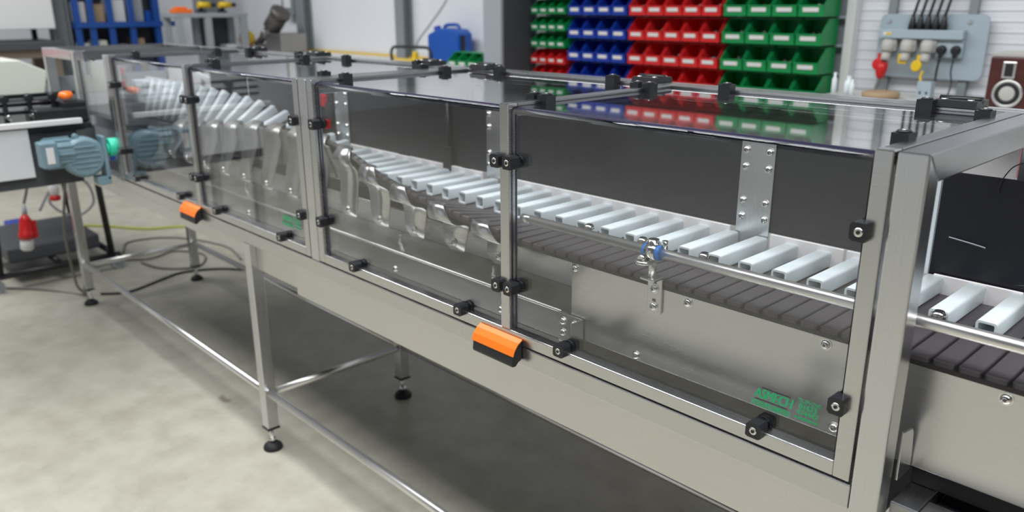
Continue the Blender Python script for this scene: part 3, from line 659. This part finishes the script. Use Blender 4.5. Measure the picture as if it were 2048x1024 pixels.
q = MB(); q.lathe([(.024, -.024), (.026, -.004), (.016, 0)], (-4.0, -.02, .545), n=14); q.build('red_tip', RED, pk)
def cable(name, pts, r, m_, label, n=10):
    q = MB(); q.tube(spline(pts, n), r, 8); return tag(q.build(name, m_), label, 'cable')
cable('plug_cable', [(-4.2, -.12, .485), (-4.19, -.10, .55), (-4.15, -.08, .66), (-4.12, -.10, .80), (-3.95, -.20, .86), (-3.76, -.22, .86)], .007, CABLE, 'grey cable running up from the dangling red plug')
cable('connector_cable', [(-4.0, -.02, .617), (-3.97, -.03, .68), (-3.88, -.06, .76), (-3.76, -.10, .80)], .006, CABLEK, 'dark cable rising from the small white connector')
cable('drop_cable', [(-3.35, -.12, .75), (-3.6, -.10, .45), (-3.85, -.03, .12), (-4.0, .03, .007), (-4.3, -.15, .006), (-4.8, -.6, .006)], .006, CABLE, 'thin grey cable dropping in front of the far leg to the floor')
cable('earth_cable', [(-5.5, .45, .008), (-5.35, .58, .008), (-5.1, .74, .008), (-5.0, .92, .008), (-4.85, 1.15, .008), (-4.9, 1.5, .008)], .008, CABLEY, 'yellow-green cable lying across the floor behind the far legs')
cable('floor_cable', [(-4.6, .28, .006), (-4.4, .50, .006), (-4.45, .68, .006), (-4.25, .78, .006), (-4.05, .66, .006), (-4.15, .50, .006), (-4.35, .45, .006)], .006, CABLE, 'grey cable looped on the floor between the far legs')
cable('floor_cable', [(-3.95, .10, .006), (-3.88, .22, .006), (-3.96, .42, .006), (-4.0, .56, .006), (-3.9, .75, .006), (-3.6, .95, .006)], .007, CABLEK, 'dark cable lying on the floor from the far front foot towards the rear foot')
cable('floor_cable', [(-4.7, .10, .006), (-4.6, .40, .006), (-4.85, .55, .006), (-4.75, .80, .006), (-4.35, .95, .006), (-4.0, .90, .006)], .006, CABLE, 'grey cable trailing over the floor from trolley past rear foot')
cable('coiled_cable', [(-4.55, .02, .36), (-4.5, .12, .52), (-4.52, .26, .50), (-4.55, .30, .36), (-4.5, .18, .31), (-4.48, .06, .42), (-4.46, .16, .56)], .007, GREYL, 'light grey cable coiled on the power unit of the trolley')
# ================================================================== bench along the back wall
B_ = empty('wall_bench', (-3.2, 2.64, 0), 'long white-topped workbench along the back wall under the parts bins', 'bench')
MB().box(-7.2, -3.71, 2.30, 2.968, .985, 1.030).build('bench_top', BENCHW, B_, bevel=.003)
MB().box(-1.39, .75, 2.30, 2.968, .985, 1.030).build('bench_top', BENCHW, B_, bevel=.003)
MB().box(-7.2, -3.71, 2.9685, 2.988, .99, 1.046).build('bench_upstand', YELLOW, B_, bevel=.002)
MB().box(-7.15, -3.75, 2.42, 2.44, .02, .984).build('bounce_panel', GREYD, B_); MB().box(-1.36, .70, 2.42, 2.44, .02, .984).build('bounce_panel', GREYD, B_)  # added panels that cut light bouncing off the lower wall
for x in (-7.1, -5.5, -3.78, -1.33, .65):
    for y in (2.36, 2.90): MB().box(x - .03, x + .03, y - .03, y + .03, 0, .9845).build('leg', GREYL, B_)
MB().box(-7.1, -3.78, 2.34, 2.38, .25, .30).build('stretcher', GREYL, B_); MB().box(-1.33, .65, 2.34, 2.38, .25, .30).build('stretcher', GREYL, B_)

# louvred bin racks
LW = empty('bin_rack', (-2.43, 2.96, 0), 'tall pale louvred rack carrying the coloured parts bins on the back wall', 'rack')
MB().box(-3.474, -1.441, 2.975, 2.985, .30, 2.0).build('louvre_panel', GREYL, LW)
for xx in (-1.44, -3.52): MB().box(xx, xx + .045, 2.932, 2.992, 0, 2.0).build('side_frame', WHITEP, LW, bevel=.003)
for zz in [.695 + .135 * k for k in range(9)]: MB().box(-3.47, -1.441, 2.932, 2.9745, zz, zz + .012).build('louvre', GREYL, LW)
def bin_mesh(w, d, h, lip):
    q = MB(); t = .0035; hw = w / 2
    side = [(0, 0), (d, 0), (d, h), (d * .42, h), (.0, lip + .004)]
    q.prism(side, 'x', -hw, -hw + t); q.prism(side, 'x', hw - t, hw)
    q.box(-hw + t, hw - t, .001, d - .001, 0, t); q.box(-hw + t, hw - t, d - t, d, t, h)
    q.hexa([(-hw + t, 0, 0), (hw - t, 0, 0), (hw - t, t, 0), (-hw + t, t, 0), (-hw + t, -.006, lip), (hw - t, -.006, lip), (hw - t, -.006 + t, lip), (-hw + t, -.006 + t, lip)])
    q.box(-hw, hw, -.008, .002, lip - .004, lip + .002)
    q.box(-hw - .002, hw + .002, d * .42, d, h - .005, h)
    return q
def bins_row(kind, x0, n, pitch, zs, d, h, lip, m_, y, labels, group, name='parts_bin', scale_card=.62):
    bm = bin_mesh(pitch - .008, d, h, lip).mesh(name, [m_]); c = MB(); cw = (pitch - .008) * scale_card / 2
    c.hexa([(-cw, -.0065, lip * .42), (cw, -.0065, lip * .42), (cw, -.0045, lip * .42), (-cw, -.0045, lip * .42), (-cw, -.0085, lip * .82), (cw, -.0085, lip * .82), (cw, -.006, lip * .82), (-cw, -.006, lip * .82)])
    cm = c.mesh('label_card', [CARD]); out = []
    for z in zs:
        for k in range(n):
            b = bpy.data.objects.new(name, bm); COL.objects.link(b); b.location = (x0 + pitch * (k + .5), y, z); OFF[b.name] = b.location.copy(); tag(b, labels[k] if isinstance(labels, list) else labels, 'bin', group)
            l = bpy.data.objects.new('label_card', cm); COL.objects.link(l); l.parent = b; out.append(b)
    return out
ZR = [1.650, 1.515, 1.380, 1.245, 1.110, .975]
BL = bins_row('b', -3.120, 4, .116, ZR, .165, .124, .050, BLUEB, 2.763, ['blue parts bin in the column touching the small bins', 'blue parts bin in the second column from the small bins', 'blue parts bin in the second column from the red bins', 'blue parts bin in the column touching the large red bins'], 'blue parts bins on the wall rack')
RL = bins_row('r', -2.645, 5, .123, ZR, .165, .124, .050, REDB, 2.763, ['large red parts bin in the column touching the blue bins', 'large red parts bin in the second column from the blue bins', 'large red parts bin in the middle column of the red block', 'large red parts bin in the second column from the green bins', 'large red parts bin in the column touching the large green bins'], 'large red parts bins on the wall rack')
GL = bins_row('g', -2.020, 4, .1385, ZR, .165, .125, .052, GREENB, 2.763, ['large green parts bin in the column touching the red bins', 'large green parts bin in the second column from the red bins', 'large green parts bin in the second column from the pale rack frame', 'large green parts bin in the column touching the pale rack frame'], 'large green parts bins on the wall rack')
bins_row('s', -3.445, 4, .0765, [1.685, 1.585, 1.485, 1.385, 1.283, 1.180], .165, .086, .036, GREENB, 2.763, ['small green parts bin in the column touching the dark steel stanchion', 'small green parts bin in the second column from the dark stanchion', 'small green parts bin in the second column from the blue bins', 'small green parts bin in the column touching the blue bins'], 'small green parts bins on the wall rack')
bins_row('sr', -3.445, 4, .0765, [1.078, .976], .165, .086, .036, REDB, 2.763, ['small red parts bin in the column touching the dark steel stanchion', 'small red parts bin in the second column from the dark stanchion', 'small red parts bin in the second column from the blue bins', 'small red parts bin in the column touching the blue bins'], 'small red parts bins on the wall rack')
# hardware heaps lying in some bins
heaps = []
for v in range(3):
    q = MB(); random.seed(20 + v)
    for k in range(46):
        px = random.uniform(-.040, .040); py = random.uniform(.02, .13); pz = .006 + random.uniform(0, .030 + .022 * (py / .13)); L = random.uniform(.008, .020); r = random.uniform(.002, .0045)
        dx = Vector((random.uniform(-1, 1), random.uniform(-1, 1), random.uniform(-.5, .5))).normalized() * L / 2; c = Vector((px, py, pz + .004))
        q.cyl(c - dx, c + dx, r, n=6); q.cyl(c + dx, c + dx * 1.4, r * 1.8, n=6)
    q.box(-.046, .046, .006, .155, .004, .016)
    heaps.append(q.mesh('screws', [SCREWM]))
def heap(b, v, where):
    b['label'] = b['label'] + ', holding loose screws'
    o = bpy.data.objects.new('screws', heaps[v]); COL.objects.link(o); o.location = b.location; tag(o, 'loose zinc screws heaped in %s' % where, 'screws', 'screws heaped in the wall bins', 'stuff')
for i, k in enumerate((13, 10, 14, 16, 19, 20, 22, 24)): heap(RL[k], i % 3, 'a large red wall bin')
for i, k in enumerate((9, 11, 13, 15, 12, 16, 18)): heap(GL[k], (i + 1) % 3, 'a large green wall bin')
for i, k in enumerate((9, 14)): heap(BL[k], (i + 2) % 3, 'a blue wall bin')
# three small green bins standing on the bench
bins_row('t', -4.06, 3, .105, [1.0305], .150, .100, .045, GREENB, 2.56, ['green bin standing on the bench right against the blue jerrycan', 'middle one of three green bins standing on the bench', 'green bin on the bench beside the large pale grey stanchion'], 'green bins on the bench')

# blue jerrycan
J_ = empty('jerrycan', (-4.40, 2.86, 1.0305), 'blue plastic jerrycan with moulded handle standing on the bench', 'jerrycan')
q = MB(); q.prism([(-4.585, 1.0305), (-4.215, 1.0305), (-4.215, 1.242), (-4.26, 1.272), (-4.40, 1.280), (-4.47, 1.270), (-4.585, 1.230)], 'y', 2.79, 2.93); q.build('can_body', BLUEC, J_, bevel=.018, seg=3)
q = MB(); q.tube(spline([(-4.46, 2.86, 1.266), (-4.44, 2.86, 1.295), (-4.36, 2.86, 1.302), (-4.30, 2.86, 1.298), (-4.28, 2.86, 1.268)], 6), .013, 10); q.build('handle', BLUEC, J_)
MB().cyl((-4.53, 2.86, 1.242), (-4.545, 2.86, 1.285), .028, n=16).build('cap', BLUEB, J_)
MB().box(-4.217, -4.210, 2.81, 2.845, 1.05, 1.23).build('seam', CABLEK, J_)
# hacksaw on the bench
K_ = empty('hacksaw', (-4.55, 2.62, 1.0305), 'black-framed hacksaw with yellow handle lying on the bench beside jerrycan', 'saw')
q = MB(); q.tube(spline([(-4.78, 2.60, 1.040), (-4.785, 2.60, 1.10), (-4.765, 2.605, 1.135), (-4.72, 2.61, 1.142), (-4.55, 2.62, 1.145), (-4.40, 2.63, 1.146), (-4.355, 2.63, 1.135), (-4.335, 2.63, 1.10), (-4.33, 2.63, 1.045)], 5), .011, 10); q.build('bow_frame', BLACKP, K_)
MB().box(-4.78, -4.33, 2.612, 2.616, 1.044, 1.060).build('blade', YELLOW, K_)
q = MB(); q.prism([(-4.53, 1.034), (-4.49, 1.034), (-4.48, 1.11), (-4.52, 1.118)], 'y', 2.60, 2.63); q.build('grip', YELLOW, K_, bevel=.005)

# chop saw / bench machine
C_ = empty('cutting_machine', (-6.75, 2.68, 1.0305), 'grey bench cutting machine with tilted round motor and yellow wheel guard', 'machine')
q = MB(); q.box(-6.72, -6.42, 2.56, 2.82, 1.031, 1.20); q.box(-6.95, -6.70, 2.58, 2.80, 1.031, 1.10); q.build('base', ST_G, C_, bevel=.01)
q = MB(); q.cyl((-7.0, 2.62, 1.09), (-6.62, 2.64, 1.30), .034, n=14); q.cyl((-6.86, 2.63, 1.17), (-6.78, 2.635, 1.215), .048, n=14); q.build('arm', ST_G, C_)
q = MB(); d = Vector((.60, .15, .62)).normalized(); q.lathe([(.050, 0), (.082, .02), (.082, .14), (.076, .15), (.076, .17), (.092, .18), (.092, .215), (.06, .235)], (-6.72, 2.63, 1.235), d, n=22); q.build('motor', COPPER, C_)
q = MB(); q.lathe([(.080, -.012), (.080, .012)], (-7.16, 2.60, 1.135), (.5, -.8, .1), n=20); q.build('red_wheel', RED, C_)
q = MB(); q.lathe([(.066, -.022), (.070, .03), (.03, .045)], (-7.11, 2.58, 1.150), (.5, -.8, .1), n=20); q.build('wheel_guard', YELLOW, C_)
q = MB(); q.box(-6.99, -6.76, 2.90, 2.985, 1.36, 1.75, 0); q.box(-6.94, -6.81, 2.895, 2.8995, 1.42, 1.75, 1)
tag(q.build('switch_box', [GREYC, WHITEP], bevel=.004), 'grey framed switch box on the wall behind the cutting machine', 'switch box')

# socket board on the back wall
E_ = empty('socket_board', (-1.05, 2.97, 1.1), 'grey-blue electrical socket board with industrial connectors mounted on the back wall', 'electrical board')
q = MB(); q.prism(rrect(.236, 1.108, 1.392, .03), 'y', 2.952, 2.964); q.v = [p + Vector((-1.042, 0, 0)) for p in q.v]; q.build('backboard', PANELB, E_)
for x in (-1.235, -.885):
    MB().box(x - .018, x + .018, 2.965, 2.99, 1.031, 2.2).build('strut', GREYC, E_)
    for z in (1.36,): MB().lathe([(.010, 0), (.009, .006)], (x, 2.952, z), (0, -1, 0), n=12).build('fixing', ST_B, E_)
tr = MB().box(-1.262, -.890, 2.905, 2.951, 1.284, 1.324).build('trunking', PANELB, E_, bevel=.003)
MB().box(-1.238, -1.200, 2.9035, 2.9045, 1.298, 1.312).build('warning_label', WHITEP, tr); MB().box(-1.224, -1.200, 2.9025, 2.9034, 1.300, 1.310).build('warning_mark', YELLOW, tr)
for k in range(5):
    x = -1.120 + .034 * k
    q = MB(); q.lathe([(.018, 0), (.016, .02), (.009, .055), (.006, .062)], (x, 2.925, 1.325), n=12); q.build('cable_gland', BLACKP, E_)
    q = MB(); q.tube(spline([(x, 2.925, 1.385), (x + .008, 2.93, 1.43), (x + .012, 2.94, 1.50), (x + .01, 2.95, 1.8), (x + .01, 2.95, 2.2)], 6), .0065, 8); q.build('supply_cable', CABLEK, E_)
def cee(x, colr, flap):
    q = MB(); q.box(x - .030, x + .030, 2.915, 2.951, 1.225, 1.283); q.build('connector_base', SOCKG, E_, bevel=.006)
    q = MB(); q.lathe([(.030, 0), (.033, .02), (.028, .045), (.020, .055)], (x - .005, 2.925, 1.272), (0, -.35, -1), n=16); q.build('connector_body', SOCKG, E_)
    q = MB(); q.lathe([(.021, 0), (.021, .035)], (x - .004, 2.905, 1.215), (0, -.35, -1), n=14); q.build('connector_socket', SOCKG, E_)
    if flap:
        q = MB(); q.lathe([(.026, 0), (.027, .008), (.022, .013)], (x - .030, 2.888, 1.165), (-.25, -1, .1), n=18); q.box(x - .036, x - .020, 2.890, 2.900, 1.175, 1.215); q.build('connector_flap', colr, E_)
    else:
        q = MB(); q.box(x - .030, x - .008, 2.885, 2.905, 1.180, 1.215); q.box(x - .028, x + .010, 2.885, 2.900, 1.172, 1.186); q.build('connector_flap', colr, E_, bevel=.003)
cee(-1.208, RED, True); cee(-1.120, YELLOW, False); cee(-1.030, YELLOW, True)
q = MB(); q.lathe([(.024, 0), (.026, .03), (.020, .060), (.012, .075)], (-1.215, 2.885, 1.175), (-.08, 0, -1), n=16); q.build('red_plug', RED, E_)
q = MB(); q.tube(spline([(-1.222, 2.885, 1.098), (-1.228, 2.88, 1.06), (-1.232, 2.87, 1.031)], 5), .009, 8); q.build('plug_cable', CABLE, E_)
q = MB(); q.tube(spline([(-1.03, 2.885, 1.145), (-1.035, 2.88, 1.115), (-1.02, 2.87, 1.085), (-.995, 2.86, 1.055), (-.985, 2.85, 1.033)], 5), .006, 8); q.build('plug_cable', YELLOW, E_)
MB().box(-1.000, -.890, 2.925, 2.951, 1.205, 1.2835).build('twin_socket', PANELB, E_, bevel=.003)
for x in (-.975, -.915):
    q = MB(); q.lathe([(.021, 0), (.020, .016), (.012, .022)], (x, 2.924, 1.238), (0, -1, 0), n=16); q.box(x - .008, x + .008, 2.905, 2.920, 1.205, 1.225); q.build('plug', BLACKP, E_)
    q = MB(); q.tube(spline([(x, 2.912, 1.205), (x - .005, 2.91, 1.15), (x - .002 if x < -.95 else x + .008, 2.90, 1.09), (x + .004, 2.88, 1.032)], 6), .0035 if x > -.95 else .005, 8); q.build('plug_cable', CABLEK, E_)
cable('wall_wire', [(-4.50, 2.992, 1.60), (-4.62, 2.992, 1.45), (-4.80, 2.992, 1.30), (-4.98, 2.992, 1.15), (-5.00, 2.985, 1.032)], .003, CABLE, 'thin grey wire slanting down the white wall to the bench')
# loudspeaker
V_ = empty('loudspeaker', (-.60, 2.72, 1.0305), 'dark red wooden bookshelf loudspeaker with silver cone ring on the bench', 'speaker')
MB().box(-.692, -.520, 2.66, 2.84, 1.0306, 1.232).build('cabinet', WOODD, V_, bevel=.004)
MB().box(-.690, -.522, 2.67, 2.83, 1.2325, 1.250).build('top_tray', SOCKG, V_, bevel=.002)
q = MB(); q.lathe([(.056, 0), (.057, .006), (.050, .010), (.046, .006)], (-.612, 2.6595, 1.090), (0, -1, 0), n=28); q.build('cone_ring', ST_S, V_)
q = MB(); q.lathe([(.0455, .0062), (.040, .0075), (.031, .0066)], (-.612, 2.6595, 1.090), (0, -1, 0), n=28); q.build('rubber_surround', CABLEK, V_)
q = MB(); q.lathe([(.030, .0070), (.026, .0085), (.016, .0105), (.006, .0115)], (-.612, 2.6595, 1.090), (0, -1, 0), n=24); q.build('cone', SOCKG, V_)
MB().box(-.643, -.594, 2.652, 2.6595, 1.150, 1.216).build('tweeter_frame', ST_S, V_, bevel=.004); MB().box(-.633, -.604, 2.6490, 2.6515, 1.158, 1.208).build('tweeter', CABLEK, V_)
# small things on the bench between rack and board
for i, (x, y, r, h, lab) in enumerate(((-1.36, 2.72, .012, .10, 'slim glass vial standing next to the rack side frame'), (-1.30, 2.74, .020, .085, 'squat clear jar between the vial and the red plug'), (-1.265, 2.70, .012, .075, 'short clear tube standing beside the red plug cable'))):
    q = MB(); q.lathe([(r, 0), (r, h * .7), (r * .5, h * .8), (r * .5, h)], (x, y, 1.0305), n=14); tag(q.build('jar', WHITEF), lab, 'jar')
q = MB(); q.lathe([(.072, 0), (.080, .006), (.080, .024), (.070, .03)], (-1.13, 2.70, 1.0305), n=28); tag(q.build('cable_reel', TAN), 'tan round reel lying on the bench below the socket board', 'reel')
q = MB(); q.box(-1.015, -.955, 2.80, 2.85, 1.0305, 1.105); q.box(-1.003, -.995, 2.798, 2.7995, 1.05, 1.062, 1); q.box(-.975, -.967, 2.798, 2.7995, 1.05, 1.062, 1); tag(q.build('socket_box', [PANELB, CABLEK], bevel=.004), 'small grey extension socket box on the bench below the yellow plug', 'socket')

# second table close behind the end of the machine, with open bins of metal parts
D_ = empty('parts_table', (-.1, 1.5, 0), 'white-topped parts table standing behind the end post of the machine', 'table')
MB().box(-.65, .75, 1.20, 1.85, .985, 1.020).build('table_top', BENCHW, D_, bevel=.003)
for x in (-.60, .70):
    for y in (1.25, 1.80): MB().box(x - .02, x + .02, y - .02, y + .02, 0, .9845).build('leg', GREYL, D_)
def open_bin(x0, x1, y0, y1, z0, z1, m_, label):
    q = MB(); t = .004; q.box(x0, x1, y0, y1, z0, z0 + t); q.box(x0, x0 + t, y0, y1, z0 + t, z1); q.box(x1 - t, x1, y0, y1, z0 + t, z1); q.box(x0 + t, x1 - t, y0, y0 + t, z0 + t, z0 + .018); q.box(x0 + t, x1 - t, y1 - t, y1, z0 + t, z1)
    return tag(q.build('open_bin', m_), label, 'bin')
open_bin(-.252, -.168, 1.235, 1.42, 1.0205, 1.085, REDB, 'red open bin of metal gears on the parts table')
open_bin(-.164, -.08, 1.235, 1.42, 1.0205, 1.085, BLUEB, 'blue open bin beside the bin of metal gears')
open_bin(-.34, -.256, 1.235, 1.42, 1.0205, 1.085, GREENB, 'green open bin beside the bin of metal gears')
gm = MB(); gm.lathe([(.006, 0), (.0125, .001), (.0125, .008), (.006, .009)], (0, 0, 0), n=14)
for k in range(10): a = 2 * PI * k / 10; gm.box(.0128 * math.cos(a) - .002, .0128 * math.cos(a) + .002, .0128 * math.sin(a) - .002, .0128 * math.sin(a) + .002, .001, .008)
GEAR = gm.mesh('metal_gear', [ST_B])
random.seed(5)
for k in range(9):
    o = bpy.data.objects.new('metal_gear', GEAR); COL.objects.link(o); o.location = (-.210 + .030 * (k % 2) - .015, 1.270 + .031 * (k // 2), 1.042 + .006 * (k % 2)); o.rotation_euler = (.5 + .15 * random.random(), .2 * random.uniform(-1, 1), random.random())
    tag(o, 'small bright metal gear lying in the red open bin on parts table', 'gear', 'gears in the red open bin')

# ================================================================== far end of the workshop
A_ = empty('blue_racking', (-7.75, 1.62, 0), 'blue painted steel storage racking against the far end of workshop', 'racking')
for y in (1.21, 1.33, 1.49, 1.67, 1.90): MB().box(-7.52, -7.49, y - .025, y + .025, 0, 2.2).build('upright', BLUER, A_)
for y in (1.21, 2.05): MB().box(-8.02, -7.99, y - .02, y + .02, 0, 2.2).build('upright', BLUER, A_)
for z in (.80, 1.262, 1.75): MB().box(-8.0, -7.475, 1.19, 2.06, z, z + .045).build('shelf', BLUER, A_)
MB().box(-8.04, -8.025, 1.19, 2.06, .3, 2.2).build('back_sheet', GREYD, A_)
boxes = [(1.25, 1.305, 1.308, .17, WHITEP, 'narrow white box'), (1.36, 1.46, 1.308, .15, TAN, 'tan cardboard box'), (1.52, 1.64, 1.308, .19, WHITEP, 'wide white box'), (1.70, 1.80, 1.308, .20, GREYL, 'grey box'), (1.82, 1.865, 1.308, .09, BLUEC, 'small blue tub'),
         (1.25, 1.30, .846, .28, WHITEP, 'slim white box'), (1.36, 1.45, .846, .30, CREAM, 'cream box'), (1.53, 1.63, .846, .26, GREYL, 'pale grey box'), (1.71, 1.78, .846, .31, TAN, 'upright cardboard box'), (1.79, 1.86, .846, .24, PANELB, 'light blue carton')]
for y0, y1, z, h, m_, lab in boxes:
    q = MB(); q.box(-7.80, -7.56, y0, y1, z, z + h); q.box(-7.79, -7.57, y0 + .004, y1 - .004, z + h, z + h + .004)
    tag(q.build('storage_box', m_, bevel=.004), lab + (' on the middle shelf of the blue racking' if z > 1 else ' on the low shelf of the blue racking'), 'box')
# grey shelf stand with tools
N_ = empty('grey_shelf_stand', (-7.2, 2.2, 0), 'grey steel shelf stand with tools on its top beside blue racking', 'shelf')
MB().box(-7.30, -6.98, 1.86, 2.54, 1.342, 1.380).build('top_shelf', GREYL, N_, bevel=.003)
for y in (1.90, 2.16, 2.50):
    MB().box(-7.02, -6.98, y - .03, y + .03, 0, 1.3415).build('upright', GREYL, N_); MB().box(-7.30, -7.26, y - .03, y + .03, 0, 1.3415).build('upright', GREYL, N_)
MB().box(-7.29, -7.0, 1.88, 2.52, 1.04, 1.065).build('lower_shelf', GREYD, N_); MB().box(-7.30, -7.285, 2.195, 2.465, 1.07, 1.34).build('back_sheet', GREYD, N_)
q = MB(); q.box(-7.20, -7.08, 1.90, 2.07, 1.3805, 1.415); q.box(-7.18, -7.10, 1.93, 2.03, 1.415, 1.435); tag(q.build('tool_case', ORANGE, bevel=.006), 'orange tool case lying on the grey shelf stand', 'case')
def drill(y, lab):
    D2 = empty('cordless_drill', (-7.15, y, 1.3805), lab, 'drill')
    MB().cyl((-7.15, y - .05, 1.450), (-7.15, y + .06, 1.450), .028, n=14).build('body', YELLOW, D2); MB().cyl((-7.15, y + .06, 1.450), (-7.15, y + .11, 1.450), .018, n=12).build('chuck', CABLEK, D2)
    MB().box(-7.168, -7.132, y - .045, y - .010, 1.40, 1.43).build('grip', CABLEK, D2); MB().box(-7.185, -7.115, y - .06, y + .01, 1.381, 1.40).build('battery', CABLEK, D2)
drill(2.20, 'yellow and black cordless drill standing beside the orange tool case'); drill(2.40, 'yellow and black cordless drill at the wall side of shelf stand')
q = MB(); q.box(-7.20, -7.05, 2.34, 2.44, 1.0655, 1.095); tag(q.build('white_carton', WHITEP, bevel=.003), 'flat white carton on the lower shelf of the grey stand', 'carton')
# white cabinet and brown bench at the far left
X_ = empty('white_cabinet', (-7.7, .3, 0), 'white sheet metal cabinet raised over the brown bench at far end', 'cabinet')
MB().box(-8.0, -7.45, -.45, 1.02, 1.262, 2.1).build('cabinet_body', WHITEP, X_, bevel=.006)
for y in (-.40, .97): MB().box(-7.98, -7.94, y - .02, y + .02, 1.165, 1.2615).build('support', GREYD, X_)
Y_ = empty('brown_bench', (-7.5, .3, 0), 'heavy brown wooden bench below the white cabinet', 'bench')
MB().box(-8.0, -7.30, -.60, 1.03, 1.10, 1.1645).build('bench_top', GREYD, Y_, bevel=.004); MB().box(-7.98, -7.34, -.58, 1.01, 1.03, 1.0995).build('apron', BROWN, Y_, bevel=.003)
for x in (-7.95, -7.40):
    for y in (-.53, .96): MB().box(x - .04, x + .04, y - .04, y + .04, 0, 1.0295).build('leg', BROWN, Y_)
MB().box(-7.9, -7.42, -.5, .92, .35, .39).build('low_shelf', BROWN, Y_)
q = MB(); q.box(-5.35, -5.20, -.02, .12, .0, .16, 0); tag(q.build('blue_tool_box', BLUEB, bevel=.01), 'small blue tool box on the floor behind the trolley', 'tool box')
